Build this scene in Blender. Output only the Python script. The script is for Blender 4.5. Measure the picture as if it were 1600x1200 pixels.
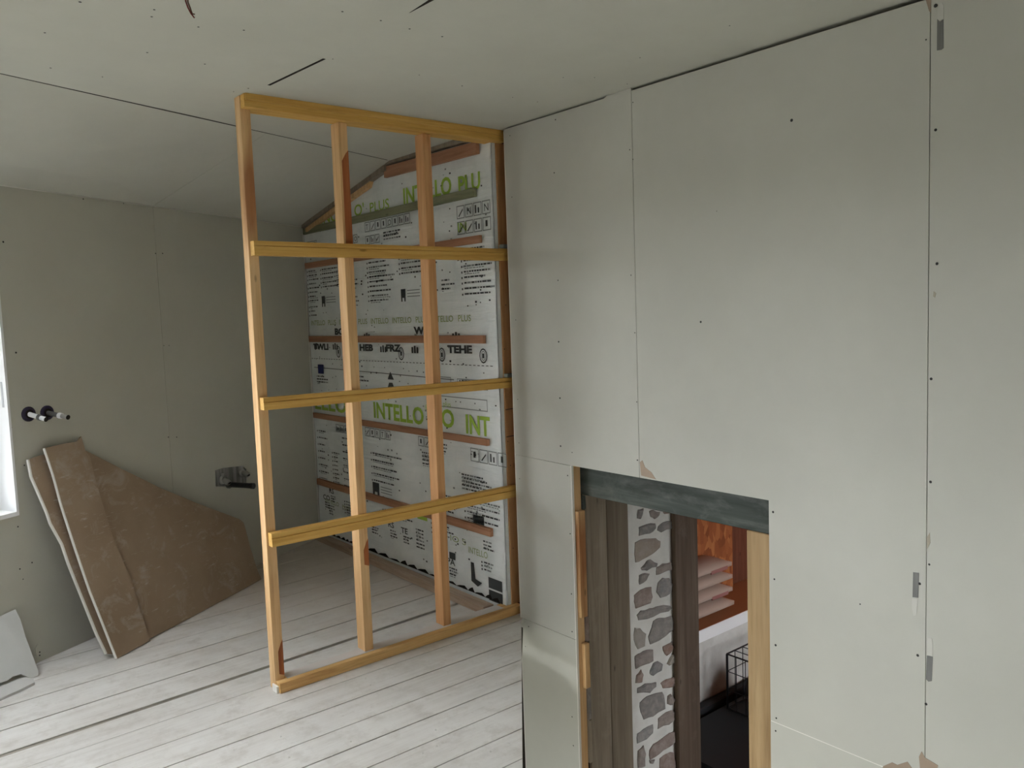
import bpy, bmesh, math, random
from mathutils import Vector, Matrix
random.seed(7)
for o in list(bpy.data.objects): bpy.data.objects.remove(o)
S = bpy.context.scene
COL = S.collection

# ------------------------------------------------------------------ camera
F = 1275.175
CAM = Vector((0, 0, 1.6))
YAW, PITCH, ROLL = 0.8879656, -0.08497999, -0.03510174
fw = Vector((math.cos(YAW)*math.cos(PITCH), math.sin(YAW)*math.cos(PITCH), math.sin(PITCH)))
rt = fw.cross(Vector((0, 0, 1))).normalized(); up = rt.cross(fw)
R2 = rt*math.cos(ROLL) + up*math.sin(ROLL); U2 = -rt*math.sin(ROLL) + up*math.cos(ROLL)
cd = bpy.data.cameras.new('camera'); cam = bpy.data.objects.new('camera', cd); COL.objects.link(cam)
cd.sensor_width = 36; cd.lens = F*36/1600; cd.clip_start = .02; cd.clip_end = 200
M = Matrix((R2, U2, -fw)).transposed().to_4x4(); M.translation = CAM
cam.matrix_world = M
S.camera = cam

# ------------------------------------------------------------------ light and exposure
w = bpy.data.worlds.new('overcast_sky'); S.world = w; w.use_nodes = True
nt = w.node_tree; bg = nt.nodes['Background']
tc = nt.nodes.new('ShaderNodeTexCoord'); sx = nt.nodes.new('ShaderNodeSeparateXYZ'); cr = nt.nodes.new('ShaderNodeValToRGB')
nt.links.new(tc.outputs['Generated'], sx.inputs[0]); nt.links.new(sx.outputs['Z'], cr.inputs[0]); nt.links.new(cr.outputs[0], bg.inputs['Color'])
cr.color_ramp.elements[0].position = 0.0; cr.color_ramp.elements[0].color = (.16, .16, .14, 1)
cr.color_ramp.elements[1].position = 1.0; cr.color_ramp.elements[1].color = (.92, .96, 1.0, 1)
e = cr.color_ramp.elements.new(.03); e.color = (.95, .98, 1.0, 1)
bg.inputs['Strength'].default_value = 20.0
S.view_settings.view_transform = 'Standard'; S.view_settings.look = 'None'
S.view_settings.gamma = 1; S.view_settings.use_curve_mapping = False
S.view_settings.exposure = 0.0
try:
    S.cycles.use_denoising = True; S.cycles.max_bounces = 12; S.cycles.diffuse_bounces = 8
    S.cycles.sample_clamp_indirect = 10
except Exception: pass

# ------------------------------------------------------------------ helpers
def ray(px, py): return (R2*((px-800)/F) + U2*(-(py-600)/F) + fw)
def hit(px, py, n, c):
    n = Vector(n); d = ray(px, py); return CAM + d*((c - n.dot(CAM))/n.dot(d))
def obj(name, verts, faces, mat, parent=None, bevel=0, smooth=False, **props):
    c = Vector((0, 0, 0))
    for v in verts: c += Vector(v)
    c /= len(verts)
    me = bpy.data.meshes.new(name)
    me.from_pydata([Vector(v)-c for v in verts], [], faces)
    bm = bmesh.new(); bm.from_mesh(me)
    bmesh.ops.recalc_face_normals(bm, faces=bm.faces)
    if bevel: bmesh.ops.bevel(bm, geom=list(bm.edges), offset=bevel, segments=1, affect='EDGES', profile=.5)
    if smooth:
        for f in bm.faces: f.smooth = True
    bm.to_mesh(me); bm.free()
    me.materials.append(mat)
    o = bpy.data.objects.new(name, me); COL.objects.link(o)
    place(o, c, parent)
    for k, v in props.items(): o[k] = v
    return o
WLOC = {}
def place(o, c, parent):
    if parent is not None:
        o.parent = parent; o.location = c - WLOC[parent.name]
    else: o.location = c
    WLOC[o.name] = Vector(c)
def empty(name, loc, **props):
    o = bpy.data.objects.new(name, None); COL.objects.link(o); o.empty_display_size = .1
    place(o, Vector(loc), None)
    for k, v in props.items(): o[k] = v
    return o
class MB:
    def __init__(s): s.v = []; s.f = []
    def add(s, vs, fs):
        n = len(s.v); s.v += [Vector(v) for v in vs]; s.f += [[i+n for i in f] for f in fs]; return s
    def box(s, a, b):
        x0, y0, z0 = a; x1, y1, z1 = b
        return s.add([(x0,y0,z0),(x1,y0,z0),(x1,y1,z0),(x0,y1,z0),(x0,y0,z1),(x1,y0,z1),(x1,y1,z1),(x0,y1,z1)],
                     [(0,3,2,1),(4,5,6,7),(0,1,5,4),(1,2,6,5),(2,3,7,6),(3,0,4,7)])
    def loft(s, A, B):
        n = len(A)
        return s.add(list(A)+list(B), [tuple(range(n)), tuple(range(2*n-1, n-1, -1))] + [(i, (i+1) % n, n+(i+1) % n, n+i) for i in range(n)])
    def tube(s, pts, r, seg=10, cap=True):
        pts = [Vector(p) for p in pts]; rings = []
        rs = r if isinstance(r, (list, tuple)) else [r]*len(pts)
        for i, p in enumerate(pts):
            t = (pts[min(i+1, len(pts)-1)] - pts[max(i-1, 0)]).normalized()
            a = t.orthogonal() if abs(t.z) > .9 else t.cross(Vector((0, 0, 1))); a.normalize(); b = t.cross(a)
            rings.append([p + (a*math.cos(2*math.pi*k/seg) + b*math.sin(2*math.pi*k/seg))*rs[i] for k in range(seg)])
        vs = [v for q in rings for v in q]; fs = []
        for i in range(len(pts)-1):
            for k in range(seg): fs.append((i*seg+k, i*seg+(k+1) % seg, (i+1)*seg+(k+1) % seg, (i+1)*seg+k))
        if cap: fs += [tuple(range(seg-1, -1, -1)), tuple(range((len(pts)-1)*seg, len(pts)*seg))]
        return s.add(vs, fs)
    def build(s, name, mat, parent=None, **k): return obj(name, s.v, s.f, mat, parent, **k)
def box(name, a, b, mat, parent=None, **k): return MB().box(a, b).build(name, mat, parent, **k)
def prism(name, pts, vec, mat, parent=None, **k):
    pts = [Vector(p) for p in pts]; vec = Vector(vec)
    return MB().loft(pts, [p+vec for p in pts]).build(name, mat, parent, **k)

# ------------------------------------------------------------------ materials
def mat(name, base, rough=.8, spec=.3, metal=0):
    m = bpy.data.materials.new(name); m.use_nodes = True
    b = m.node_tree.nodes['Principled BSDF']
    b.inputs['Base Color'].default_value = (*base, 1); b.inputs['Roughness'].default_value = rough
    b.inputs['Specular IOR Level'].default_value = spec; b.inputs['Metallic'].default_value = metal
    return m
def N(m, t, **k):
    n = m.node_tree.nodes.new(t)
    for a, v in k.items(): setattr(n, a, v)
    return n
def coords(m, scale, world=False):
    """object coordinates, shifted by a random amount for every object"""
    mp = N(m, 'ShaderNodeMapping'); mp.inputs['Scale'].default_value = scale
    L = m.node_tree.links
    if world:
        g = N(m, 'ShaderNodeNewGeometry'); L.new(g.outputs['Position'], mp.inputs['Vector'])
    else:
        t = N(m, 'ShaderNodeTexCoord'); oi = N(m, 'ShaderNodeObjectInfo'); ad = N(m, 'ShaderNodeVectorMath', operation='ADD')
        mu = N(m, 'ShaderNodeMath', operation='MULTIPLY'); mu.inputs[1].default_value = 37.0
        L.new(oi.outputs['Random'], mu.inputs[0]); L.new(mu.outputs[0], ad.inputs[1]); L.new(t.outputs['Object'], ad.inputs[0])
        L.new(ad.outputs[0], mp.inputs['Vector'])
    return mp.outputs[0]
def noise(m, vec, scale, detail=4, rough=.55, dist=0):
    n = N(m, 'ShaderNodeTexNoise'); n.inputs['Scale'].default_value = scale; n.inputs['Detail'].default_value = detail
    n.inputs['Roughness'].default_value = rough; n.inputs['Distortion'].default_value = dist
    m.node_tree.links.new(vec, n.inputs['Vector']); return n.outputs['Fac']
def ramp(m, fac, stops):
    r = N(m, 'ShaderNodeValToRGB'); el = r.color_ramp.elements
    while len(el) > 1: el.remove(el[-1])
    el[0].position = stops[0][0]; el[0].color = (*stops[0][1], 1)
    for p, c in stops[1:]:
        x = el.new(p); x.color = (*c, 1)
    m.node_tree.links.new(fac, r.inputs[0]); return r.outputs[0]
def mix(m, fac, a, b, mode='MIX'):
    x = N(m, 'ShaderNodeMixRGB', blend_type=mode); L = m.node_tree.links
    for s, v in ((0, fac), (1, a), (2, b)):
        if isinstance(v, (int, float)): x.inputs[s].default_value = v
        elif isinstance(v, tuple): x.inputs[s].default_value = (*v, 1)
        else: L.new(v, x.inputs[s])
    return x.outputs[0]
def setcol(m, c): m.node_tree.links.new(c, m.node_tree.nodes['Principled BSDF'].inputs['Base Color'])
def bump(m, h, strength=.3, dist=.002):
    b = N(m, 'ShaderNodeBump'); b.inputs['Strength'].default_value = strength; b.inputs['Distance'].default_value = dist
    m.node_tree.links.new(h, b.inputs['Height']); m.node_tree.links.new(b.outputs[0], m.node_tree.nodes['Principled BSDF'].inputs['Normal'])

def board_mat(name, base, amt=.05):
    m = mat(name, base, .9, .2)
    v = coords(m, (1, 1, 1), True)
    a = noise(m, v, 1.7, 5); b = noise(m, v, 14, 4); c = noise(m, v, 90, 3)
    dk = tuple(x*(1-amt*2.2) for x in base); lt = tuple(min(1, x*(1+amt)) for x in base)
    col = ramp(m, a, [(.3, dk), (.55, base), (.75, lt)])
    col = mix(m, ramp(m, b, [(.35, (.0,)*3), (.8, (.35,)*3)]), col, tuple(x*.92 for x in base))
    setcol(m, col); bump(m, c, .12, .001); return m
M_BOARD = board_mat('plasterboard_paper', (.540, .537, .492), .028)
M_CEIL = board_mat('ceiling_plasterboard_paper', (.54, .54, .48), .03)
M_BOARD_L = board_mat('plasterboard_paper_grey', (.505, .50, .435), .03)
M_GYPSUM = mat('white_gypsum', (.78, .76, .72), .9)
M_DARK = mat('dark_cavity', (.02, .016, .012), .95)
M_SCREW = mat('screw_steel', (.03, .03, .03), .6)
M_STAIN = mat('filler_stain', (.40, .36, .29), .9)
M_WHITE = mat('white_painted_lining', (.82, .83, .84), .6)

def wood(name, cols, axis=0, grain=1.0, rough=.65, patch=None, knots=True):
    m = mat(name, cols[1], rough, .3)
    sc = [22, 22, 22]; sc[axis] = 1.2
    v = coords(m, tuple(sc)); v2 = coords(m, (1, 1, 1))
    a = noise(m, v, 1.6*grain, 5, .6, .6)
    col = ramp(m, a, [(.25, cols[0]), (.5, cols[1]), (.75, cols[2])])
    b = noise(m, v, 6*grain, 3)
    col = mix(m, ramp(m, b, [(.55, (0,)*3), (.8, (.35,)*3)]), col, tuple(x*.55 for x in cols[0]))
    if patch:
        s3 = [6, 6, 6]; s3[axis] = 1.1
        p = noise(m, coords(m, tuple(s3)), 1.0, 2)
        col = mix(m, ramp(m, p, [(.56, (0,)*3), (.68, (.75,)*3)]), col, patch)
    if knots:
        vo = N(m, 'ShaderNodeTexVoronoi'); vo.inputs['Scale'].default_value = 1.0
        s4 = [9, 9, 9]; s4[axis] = 3.2
        m.node_tree.links.new(coords(m, tuple(s4)), vo.inputs['Vector'])
        col = mix(m, ramp(m, vo.outputs['Distance'], [(.035, (.7,)*3), (.075, (0,)*3)]), col, tuple(x*.4 for x in cols[0]))
    setcol(m, col); bump(m, a, .2, .002); return m
YEL = [(.50, .27, .06), (.64, .38, .10), (.72, .47, .15)]
TAN = [(.52, .30, .13), (.68, .43, .21), (.77, .54, .30)]
M_RAIL = wood('yellow_pine_rail', YEL, 0)
M_STUD = wood('pine_stud', TAN, 2, patch=(.30, .095, .03))
M_STUD2 = wood('pine_stud_orange', [(.46, .22, .085), (.60, .32, .14), (.68, .40, .20)], 2)
M_BATTEN = wood('pine_batten', [(.30, .14, .075), (.42, .21, .12), (.50, .28, .17)], 1)
M_BATTEN_GREEN = wood('weathered_green_batten', [(.16, .17, .10), (.24, .25, .15), (.32, .31, .2)], 1)
M_PLATE = wood('dusty_sole_plate', [(.30, .21, .15), (.40, .30, .22), (.50, .40, .32)], 1)
M_REDPOST = wood('dark_red_post', [(.07, .02, .01), (.11, .035, .018), (.15, .05, .03)], 2)
M_OLDWOOD = wood('old_brown_timber', [(.17, .135, .10), (.25, .205, .155), (.33, .28, .22)], 2, .6)
M_OLDDARK = wood('dark_brown_timber', [(.055, .034, .022), (.092, .062, .042), (.135, .10, .07)], 2, .6)
M_LINTEL = wood('dark_green_grey_lintel', [(.028, .036, .032), (.06, .072, .064), (.12, .135, .12)], 1, .5)
def dusty(m, c, lo=.5, hi=.7, sc=9):
    b = m.node_tree.nodes['Principled BSDF'].inputs['Base Color']; src = b.links[0].from_socket
    n = noise(m, coords(m, (1, .5, 1)), sc, 6, .7, .5); setcol(m, mix(m, ramp(m, n, [(lo, (0,)*3), (hi, (.6,)*3)]), src, c))
dusty(M_LINTEL, (.15, .16, .145)); dusty(M_LINTEL, (.02, .022, .02), .52, .66, 4); dusty(M_OLDWOOD, (.34, .29, .23), .52, .72, 5); dusty(M_OLDDARK, (.15, .115, .085), .55, .75, 5)
M_JAMB = wood('honey_pine_post', [(.30, .19, .09), (.43, .29, .15), (.50, .36, .20)], 2, .6)

def floor_mat():
    m = mat('dusty_whitewashed_boards', (.5, .48, .45), .48, .5)
    v = coords(m, (1.2, 26, 26)); w0 = coords(m, (1, 1, 1), True)
    a = noise(m, v, 1.3, 5, .6, .5); b = noise(m, w0, 2.2, 6, .65); c = noise(m, coords(m, (4, 40, 40)), 2.5, 4, .7)
    d = noise(m, w0, 9, 5, .7)
    col = ramp(m, a, [(.25, (.52, .49, .455)), (.5, (.59, .565, .535)), (.75, (.65, .63, .60))])
    col = mix(m, ramp(m, b, [(.40, (0,)*3), (.7, (.7,)*3)]), col, (.74, .73, .71))
    col = mix(m, ramp(m, c, [(.57, (0,)*3), (.76, (.5,)*3)]), col, (.40, .365, .33))
    col = mix(m, ramp(m, d, [(.50, (0,)*3), (.72, (.55,)*3)]), col, (.42, .385, .345))
    # brown building dirt lying in the alcove behind the partition and by the long wall
    g = N(m, 'ShaderNodeNewGeometry'); sp = N(m, 'ShaderNodeSeparateXYZ'); L = m.node_tree.links; L.new(g.outputs['Position'], sp.inputs[0])
    r1 = N(m, 'ShaderNodeMapRange'); L.new(sp.outputs['Y'], r1.inputs[0]); r1.inputs[1].default_value = 3.3; r1.inputs[2].default_value = 4.6
    r2 = N(m, 'ShaderNodeMapRange'); L.new(sp.outputs['X'], r2.inputs[0]); r2.inputs[1].default_value = 1.0; r2.inputs[2].default_value = 1.9
    k1 = N(m, 'ShaderNodeMath', operation='MULTIPLY'); L.new(r1.outputs[0], k1.inputs[0]); L.new(r2.outputs[0], k1.inputs[1])
    e = noise(m, w0, 3.1, 5, .65); k2 = N(m, 'ShaderNodeMath', operation='MULTIPLY_ADD'); L.new(k1.outputs[0], k2.inputs[0]); k2.inputs[1].default_value = .55; L.new(e, k2.inputs[2])
    col = mix(m, ramp(m, k2.outputs[0], [(.60, (0,)*3), (.98, (.6,)*3)]), col, (.56, .48, .41))
    h = noise(m, w0, 24, 5, .75); col = mix(m, ramp(m, h, [(.62, (0,)*3), (.74, (.5,)*3)]), col, (.33, .29, .25))
    setcol(m, col); bump(m, c, .25, .002); return m
M_FLOOR = floor_mat()
def brown_mat():
    m = mat('brown_board_paper', (.30, .23, .17), .85, .2)
    w0 = coords(m, (1, 1, 1)); a = noise(m, w0, 3, 5); b = noise(m, w0, 7, 6, .7, .8); c = noise(m, coords(m, (6, 6, 30)), 2, 5, .7)
    col = ramp(m, a, [(.3, (.27, .195, .13)), (.6, (.33, .245, .17)), (.8, (.36, .275, .20))])
    col = mix(m, ramp(m, b, [(.54, (0,)*3), (.66, (.6,)*3)]), col, (.42, .36, .30))
    col = mix(m, ramp(m, c, [(.60, (0,)*3), (.70, (.6,)*3)]), col, (.50, .45, .39))
    setcol(m, col); return m
M_BROWN = brown_mat()
def membrane_mat():
    m = mat('white_foil_membrane', (.60, .64, .66), .42, .4)
    w0 = coords(m, (1, 1, 1), True)
    a = noise(m, w0, 5, 5, .6, .4); b = noise(m, coords(m, (1, 1.3, 14), True), 2, 4, .6, 1)
    col = ramp(m, a, [(.3, (.72, .76, .76)), (.55, (.82, .85, .85)), (.75, (.87, .89, .89))])
    setcol(m, col); bump(m, b, .5, .012); return m
M_MEMB = membrane_mat()
M_GREEN = mat('green_print', (.36, .54, .07), .5)
M_OLIVE = mat('olive_print', (.33, .40, .18), .5)
M_INK = mat('black_print', (.05, .055, .055), .5)
M_GREYINK = mat('grey_print', (.26, .28, .28), .5)
def mortar_mat():
    m = mat('lime_mortar', (.60, .59, .56), .95, .1)
    w0 = coords(m, (1, 1, 1), True); a = noise(m, w0, 30, 5); b = noise(m, w0, 6, 4)
    setcol(m, ramp(m, b, [(.3, (.52, .51, .48)), (.7, (.66, .65, .62))])); bump(m, a, .6, .004); return m
M_MORTAR = mortar_mat()
def stone_mat():
    m = mat('field_stone', (.3, .28, .26), .9, .2)
    oi = N(m, 'ShaderNodeObjectInfo')
    col = ramp(m, oi.outputs['Random'], [(0, (.16, .165, .17)), (.3, (.22, .18, .155)), (.5, (.20, .20, .195)), (.7, (.24, .16, .13)), (.85, (.30, .27, .23)), (1, (.18, .18, .19))])
    v = coords(m, (1, 1, 1)); a = noise(m, v, 22, 6, .65, .4)
    col = mix(m, ramp(m, a, [(.4, (0,)*3), (.75, (.6,)*3)]), col, (.38, .34, .31))
    setcol(m, col); bump(m, a, .7, .006); return m
M_STONE = stone_mat()
def osb_mat():
    m = mat('strand_board', (.42, .17, .06), .7, .3)
    v = coords(m, (10, 10, 5)); vo = N(m, 'ShaderNodeTexVoronoi'); vo.inputs['Scale'].default_value = 2.2
    m.node_tree.links.new(v, vo.inputs['Vector'])
    sp = N(m, 'ShaderNodeSeparateColor'); m.node_tree.links.new(vo.outputs['Color'], sp.inputs[0])
    setcol(m, ramp(m, sp.outputs[0], [(0, (.20, .055, .016)), (.5, (.30, .095, .03)), (1, (.40, .15, .05))])); return m
M_OSB = osb_mat()
M_OSBFLOOR = mat('orange_brown_deck', (.33, .14, .065), .7)

# ------------------------------------------------------------------ main dimensions
XW = 2.656          # face of the boarded wall on the right
HC = 2.535          # flat ceiling
HL = 2.28           # top of the left wall
P0 = Vector((.603, 4.454, 0)); P1 = Vector((2.61, 5.54, 0))
D = (P1-P0).normalized(); NW = Vector((D.y, -D.x, 0)); CW = NW.dot(P0)     # left wall: direction, normal into the room
def Lw(s, z, e=0): return P0 + D*s + NW*e + Vector((0, 0, z))
def on_left(px, py):
    p = hit(px, py, NW, CW); return (p-P0).dot(D), p.z
SX = -2.6; SY = -2.6    # unseen ends of the room
s_end = (SX - P0.x)/D.x
def yl(x): return P0.y + (x-P0.x)*D.y/D.x

def wallpiece(name, s0, s1, z0, z1, m, par, e0=0, e1=-.0125, **k):
    return prism(name, [Lw(s0, z0, e0), Lw(s1, z0, e0), Lw(s1, z1, e0), Lw(s0, z1, e0)], NW*(e1-e0), m, par, **k)

# ------------------------------------------------------------------ left wall with window
WS0, WS1, WZ0, WZ1 = -1.75, -.032, .735, 2.20
V0, V1 = -3.0, -2.3
core = MB()
def seg(s0, s1, z0, z1): core.loft([Lw(s0, z0, -.014), Lw(s1, z0, -.014), Lw(s1, z1, -.014), Lw(s0, z1, -.014)], [Lw(s0, z0, -.20), Lw(s1, z0, -.20), Lw(s1, z1, -.20), Lw(s0, z1, -.20)])
seg(s_end-.4, V0, -.05, 2.40); seg(V0, V1, -.05, WZ0); seg(V0, V1, WZ1, 2.40); seg(V1, WS0, -.05, 2.40)
seg(WS0, WS1, -.05, WZ0); seg(WS0, WS1, WZ1, 2.40); seg(WS1, 2.62, -.05, 2.40)
wl = core.build('wall_left', M_GYPSUM, kind='structure', label='grey plasterboard wall with window edge and pipe stubs', category='wall')
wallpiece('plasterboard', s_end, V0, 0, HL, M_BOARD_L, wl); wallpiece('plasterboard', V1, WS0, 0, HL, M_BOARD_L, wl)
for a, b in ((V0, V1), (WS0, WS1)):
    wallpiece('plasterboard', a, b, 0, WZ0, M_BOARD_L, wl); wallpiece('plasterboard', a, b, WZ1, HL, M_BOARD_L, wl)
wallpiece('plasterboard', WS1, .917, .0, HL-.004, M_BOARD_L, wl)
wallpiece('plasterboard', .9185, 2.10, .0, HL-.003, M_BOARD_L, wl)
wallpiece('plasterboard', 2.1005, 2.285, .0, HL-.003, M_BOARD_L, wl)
def window(n, a, b):
    t = empty('window_%d' % n, Lw((a+b)/2, WZ0, -.2), kind='structure', label='deep white window recess' if n == 1 else 'second window further along the wall', category='window')
    wallpiece('jamb_lining', a, a+.012, WZ0, WZ1, M_WHITE, t, .002, -.20); wallpiece('jamb_lining', b-.012, b, WZ0, WZ1, M_WHITE, t, .002, -.20)
    wallpiece('head_lining', a+.012, b-.012, WZ1-.012, WZ1, M_WHITE, t, 0, -.20)
    wallpiece('sill', a+.012, b-.012, WZ0, WZ0+.02, M_WHITE, t, .004, -.20)
    fr = MB()
    def fb(s0, s1, z0, z1): fr.loft([Lw(s0, z0, -.15), Lw(s1, z0, -.15), Lw(s1, z1, -.15), Lw(s0, z1, -.15)], [Lw(s0, z0, -.19), Lw(s1, z0, -.19), Lw(s1, z1, -.19), Lw(s0, z1, -.19)])
    fb(a+.012, b-.012, WZ0+.02, WZ0+.07); fb(a+.012, b-.012, WZ1-.062, WZ1-.012)
    for s in (a+.012, (a+b)/2-.025, b-.062): fb(s, s+.05, WZ0+.07, WZ1-.062)
    fr.build('window_frame', M_WHITE, t)
    wallpiece('pane', a+.062, b-.062, WZ0+.07, WZ1-.062, M_GLASS, t, -.168, -.172)
def glass():
    m = bpy.data.materials.new('clear_glass'); m.use_nodes = True; nt = m.node_tree; nt.nodes.clear()
    o = nt.nodes.new('ShaderNodeOutputMaterial'); mx = nt.nodes.new('ShaderNodeMixShader'); t = nt.nodes.new('ShaderNodeBsdfTransparent'); g = nt.nodes.new('ShaderNodeBsdfGlossy'); fr = nt.nodes.new('ShaderNodeFresnel')
    g.inputs['Roughness'].default_value = .02; fr.inputs[0].default_value = 1.45
    nt.links.new(fr.outputs[0], mx.inputs[0]); nt.links.new(t.outputs[0], mx.inputs[1]); nt.links.new(g.outputs[0], mx.inputs[2]); nt.links.new(mx.outputs[0], o.inputs[0]); return m
M_GLASS = glass()
window(1, WS0, WS1); window(2, V0, V1)
# metal bead on the white jamb
zt = hit(6, 620, D, D.dot(P0)+WS1-.012)
prism('corner_bead', [Lw(WS1-.0135, zt.z-.05, -.02), Lw(WS1-.0135, zt.z-.05, -.032), Lw(WS1-.0135, zt.z+.07, -.032), Lw(WS1-.0135, zt.z+.07, -.02)], D*.001, mat('bead_grey', (.45, .46, .48), .5), bpy.data.objects['window_1'])

# ------------------------------------------------------------------ right wall (boards, opening, rubble core)
OY0, OY1, OZ = 1.752, 2.838, .866
YE = 3.262; YB = SY; ZB = -2.5
XT = 3.58; XC = 2.735
core = MB()
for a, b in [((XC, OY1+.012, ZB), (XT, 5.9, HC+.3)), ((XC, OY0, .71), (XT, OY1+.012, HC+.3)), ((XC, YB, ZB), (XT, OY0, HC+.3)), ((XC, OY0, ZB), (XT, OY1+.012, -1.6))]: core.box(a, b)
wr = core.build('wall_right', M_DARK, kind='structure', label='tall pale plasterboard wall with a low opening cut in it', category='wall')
T = .0125
def rb(pts, m=None): return prism('plasterboard', [(XW, y, z) for y, z in pts], (T, 0, 0), m or M_BOARD, wr)
rb([(YE, .874), (YE, 2.528), (2.56, 2.526), (2.54, HC), (2.401, HC), (2.401, .866), (OY1, .866)])
rb([(YE, .0015), (YE, .872), (OY1, .864), (OY1, .0015)])
rb([(YE, ZB), (YE, -.0015), (OY1, -.0015), (OY1, ZB)])
rb([(2.3985, OZ), (2.3985, HC-.012), (1.1725, HC-.016), (1.1705, .0015), (OY0, .0015), (OY0, OZ)])
rb([(OY0, -.0015), (1.1705, -.0015), (1.1705, ZB), (OY0, ZB)])
rb([(1.168, .0015), (1.1695, HC-.005), (-.03, HC-.005), (-.03, .0015)])
rb([(1.168, -.0015), (-.03, -.0015), (-.03, ZB), (1.168, ZB)])
rb([(-.032, ZB), (-.032, HC-.005), (-1.25, HC-.005), (-1.25, ZB)]); rb([(-1.252, ZB), (-1.252, HC-.005), (YB, HC-.005), (YB, ZB)])
# white cut edge bead round the opening
prism('cut_edge', [(XW-.0008, OY1-.0035, ZB), (XW-.0008, OY1-.0035, OZ), (XW-.0008, OY1+.0025, OZ), (XW-.0008, OY1+.0025, ZB)], (.013, 0, 0), M_GYPSUM, wr)
prism('cut_edge', [(XW-.0006, YE-.003, ZB), (XW-.0006, YE-.003, 2.52), (XW-.0006, YE+.001, 2.52), (XW-.0006, YE+.001, ZB)], (.013, 0, 0), M_GYPSUM, wr)
# studs behind the boards
def wstud(y0, y1, z0, z1, m=M_STUD2, x1=XC-.002, name='stud'): return box(name, (XW+T+.001, y0, z0), (x1, y1, z1), m, wr)
wstud(OY1+.001, OY1+.047, ZB, .866, M_STUD, 2.716)
wstud(YE-.05, YE-.003, ZB, HC-.01, M_REDPOST); wstud(2.38, 2.42, .88, HC-.02); wstud(1.15, 1.19, ZB, HC-.02)
box('post', (2.734, YE+.012, 0), (2.80, 3.56, HC-.01), M_REDPOST, wr)
# packing pieces on the stud in the reveal
def zR(px, py, y=2.822): return hit(px, py, (0, 1, 0), y)
for (y0p, y1p, xa, xb, m) in [(797, 964, 2.672, 2.716, M_STUD), (1007, 1077, 2.690, 2.722, M_STUD)]:
    z1 = zR(911, y0p).z; z0 = zR(911, y1p).z
    box('packing_batten', (xa, OY1-.026, z0), (xb, OY1-.001, z1), m, wr, bevel=.0015)
for (y0p, y1p, m) in [(774, 797, M_LINTEL), (966, 1006, M_STONE), (1078, 1130, M_STONE), (1131, 1199, M_OLDWOOD)]:
    z1 = zR(913, y0p).z; z0 = zR(913, y1p).z
    pts = [(2.718, OY1-.010, z0), (2.734, OY1-.014, z0+.005), (2.7335, OY1-.012, z1-.004), (2.719, OY1-.008, z1)]
    prism('rubble_packing', pts, (0, .02, 0), m, wr)
# lintel
ln = MB().box((XC-.004, 1.70, .71), (XC+.10, 2.93, .88)).build('lintel', M_LINTEL, wr, bevel=.004)
for k in range(6): box('lintel', (XC+.102+k*.124, 1.70, .715), (XC+.222+k*.124, 2.93, .87), M_OLDDARK, wr)
# reveal timbers
def rev(name, x0, x1, y, m, z0=ZB, z1=.714, th=.05, **k): return box(name, (x0, y, z0), (x1, y+th, z1), m, wr, bevel=.004, **k)
rev('reveal_post', 2.737, 2.882, 2.830, M_OLDWOOD); rev('reveal_post', 2.885, 3.043, 2.833, wood('old_brown_timber_darker', [(.12, .092, .066), (.175, .14, .10), (.24, .20, .15)], 2, .5))
rev('mortar', 3.045, 3.405, 2.842, M_MORTAR)
rev('reveal_post', 3.385, 3.578, 2.812, M_OLDDARK, th=.07)
C8 = [[(545,385),(580,375),(575,410),(560,445),(540,440)],[(615,395),(640,385),(685,400),(680,420),(650,445),(625,430)],
[(700,400),(740,393),(745,405),(710,412)],
[(550,495),(600,475),(655,470),(660,500),(620,535),(550,550)],[(670,490),(700,465),(760,455),(775,480),(760,505),(690,528),(665,515)],
[(525,590),(590,565),(660,562),(688,580),(685,620),(640,660),(570,700),(528,718)],[(562,750),(600,705),(625,695),(670,720),(665,742),(600,768),(570,765)],
[(660,745),(700,720),(755,712),(768,740),(760,765),(700,780),(658,795)],[(552,795),(590,780),(620,785),(600,825),(555,855),(550,830)],
[(670,840),(700,810),(740,810),(762,850),(755,905),(685,938),(660,900)],[(520,920),(560,885),(630,865),(638,930),(625,970),(530,1005),(520,960)],
[(535,1045),(560,1015),(620,1000),(660,990),(750,985),(762,1000),(740,1020),(640,1055),(545,1078)],
[(640,1080),(680,1060),(760,1045),(778,1080),(770,1140),(720,1175),(620,1230),(608,1180),(630,1120)],
[(525,1120),(560,1125),(598,1160),(590,1240),(545,1260),(520,1200)]]
C1 = [[(525,500),(560,480),(600,460),(640,458),(642,530),(600,550),(530,582),(525,530)],[(700,440),(755,412),(770,440),(760,470),(725,500),(705,470)],
[(735,530),(760,490),(785,478),(783,540),(740,560),(725,550)],[(620,590),(640,545),(670,530),(702,550),(695,590),(640,625),(618,610)],
[(535,620),(565,582),(578,610),(570,665),(530,670)],[(540,700),(590,670),(660,662),(660,690),(620,730),(540,732)],
[(685,670),(720,645),(775,622),(788,665),(780,690),(700,702)],[(555,790),(600,750),(700,722),(715,770),(720,830),(640,880),(580,900),(560,850)],
[(730,750),(750,735),(778,770),(765,805),(728,800)],[(670,890),(720,850),(785,838),(788,890),(740,930),(668,958)],
[(540,985),(580,955),(640,925),(640,980),(600,1020),(540,1048)],[(615,1090),(640,1050),(700,1010),(785,965),(788,1030),(720,1080),(680,1110),(618,1150)],
[(545,1090),(580,1055),(592,1100),(590,1190),(545,1200)],[(680,1140),(720,1110),(770,1100),(785,1160),(785,1230),(680,1230)],[(615,1150),(650,1145),(640,1172),(620,1170)]]
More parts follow.
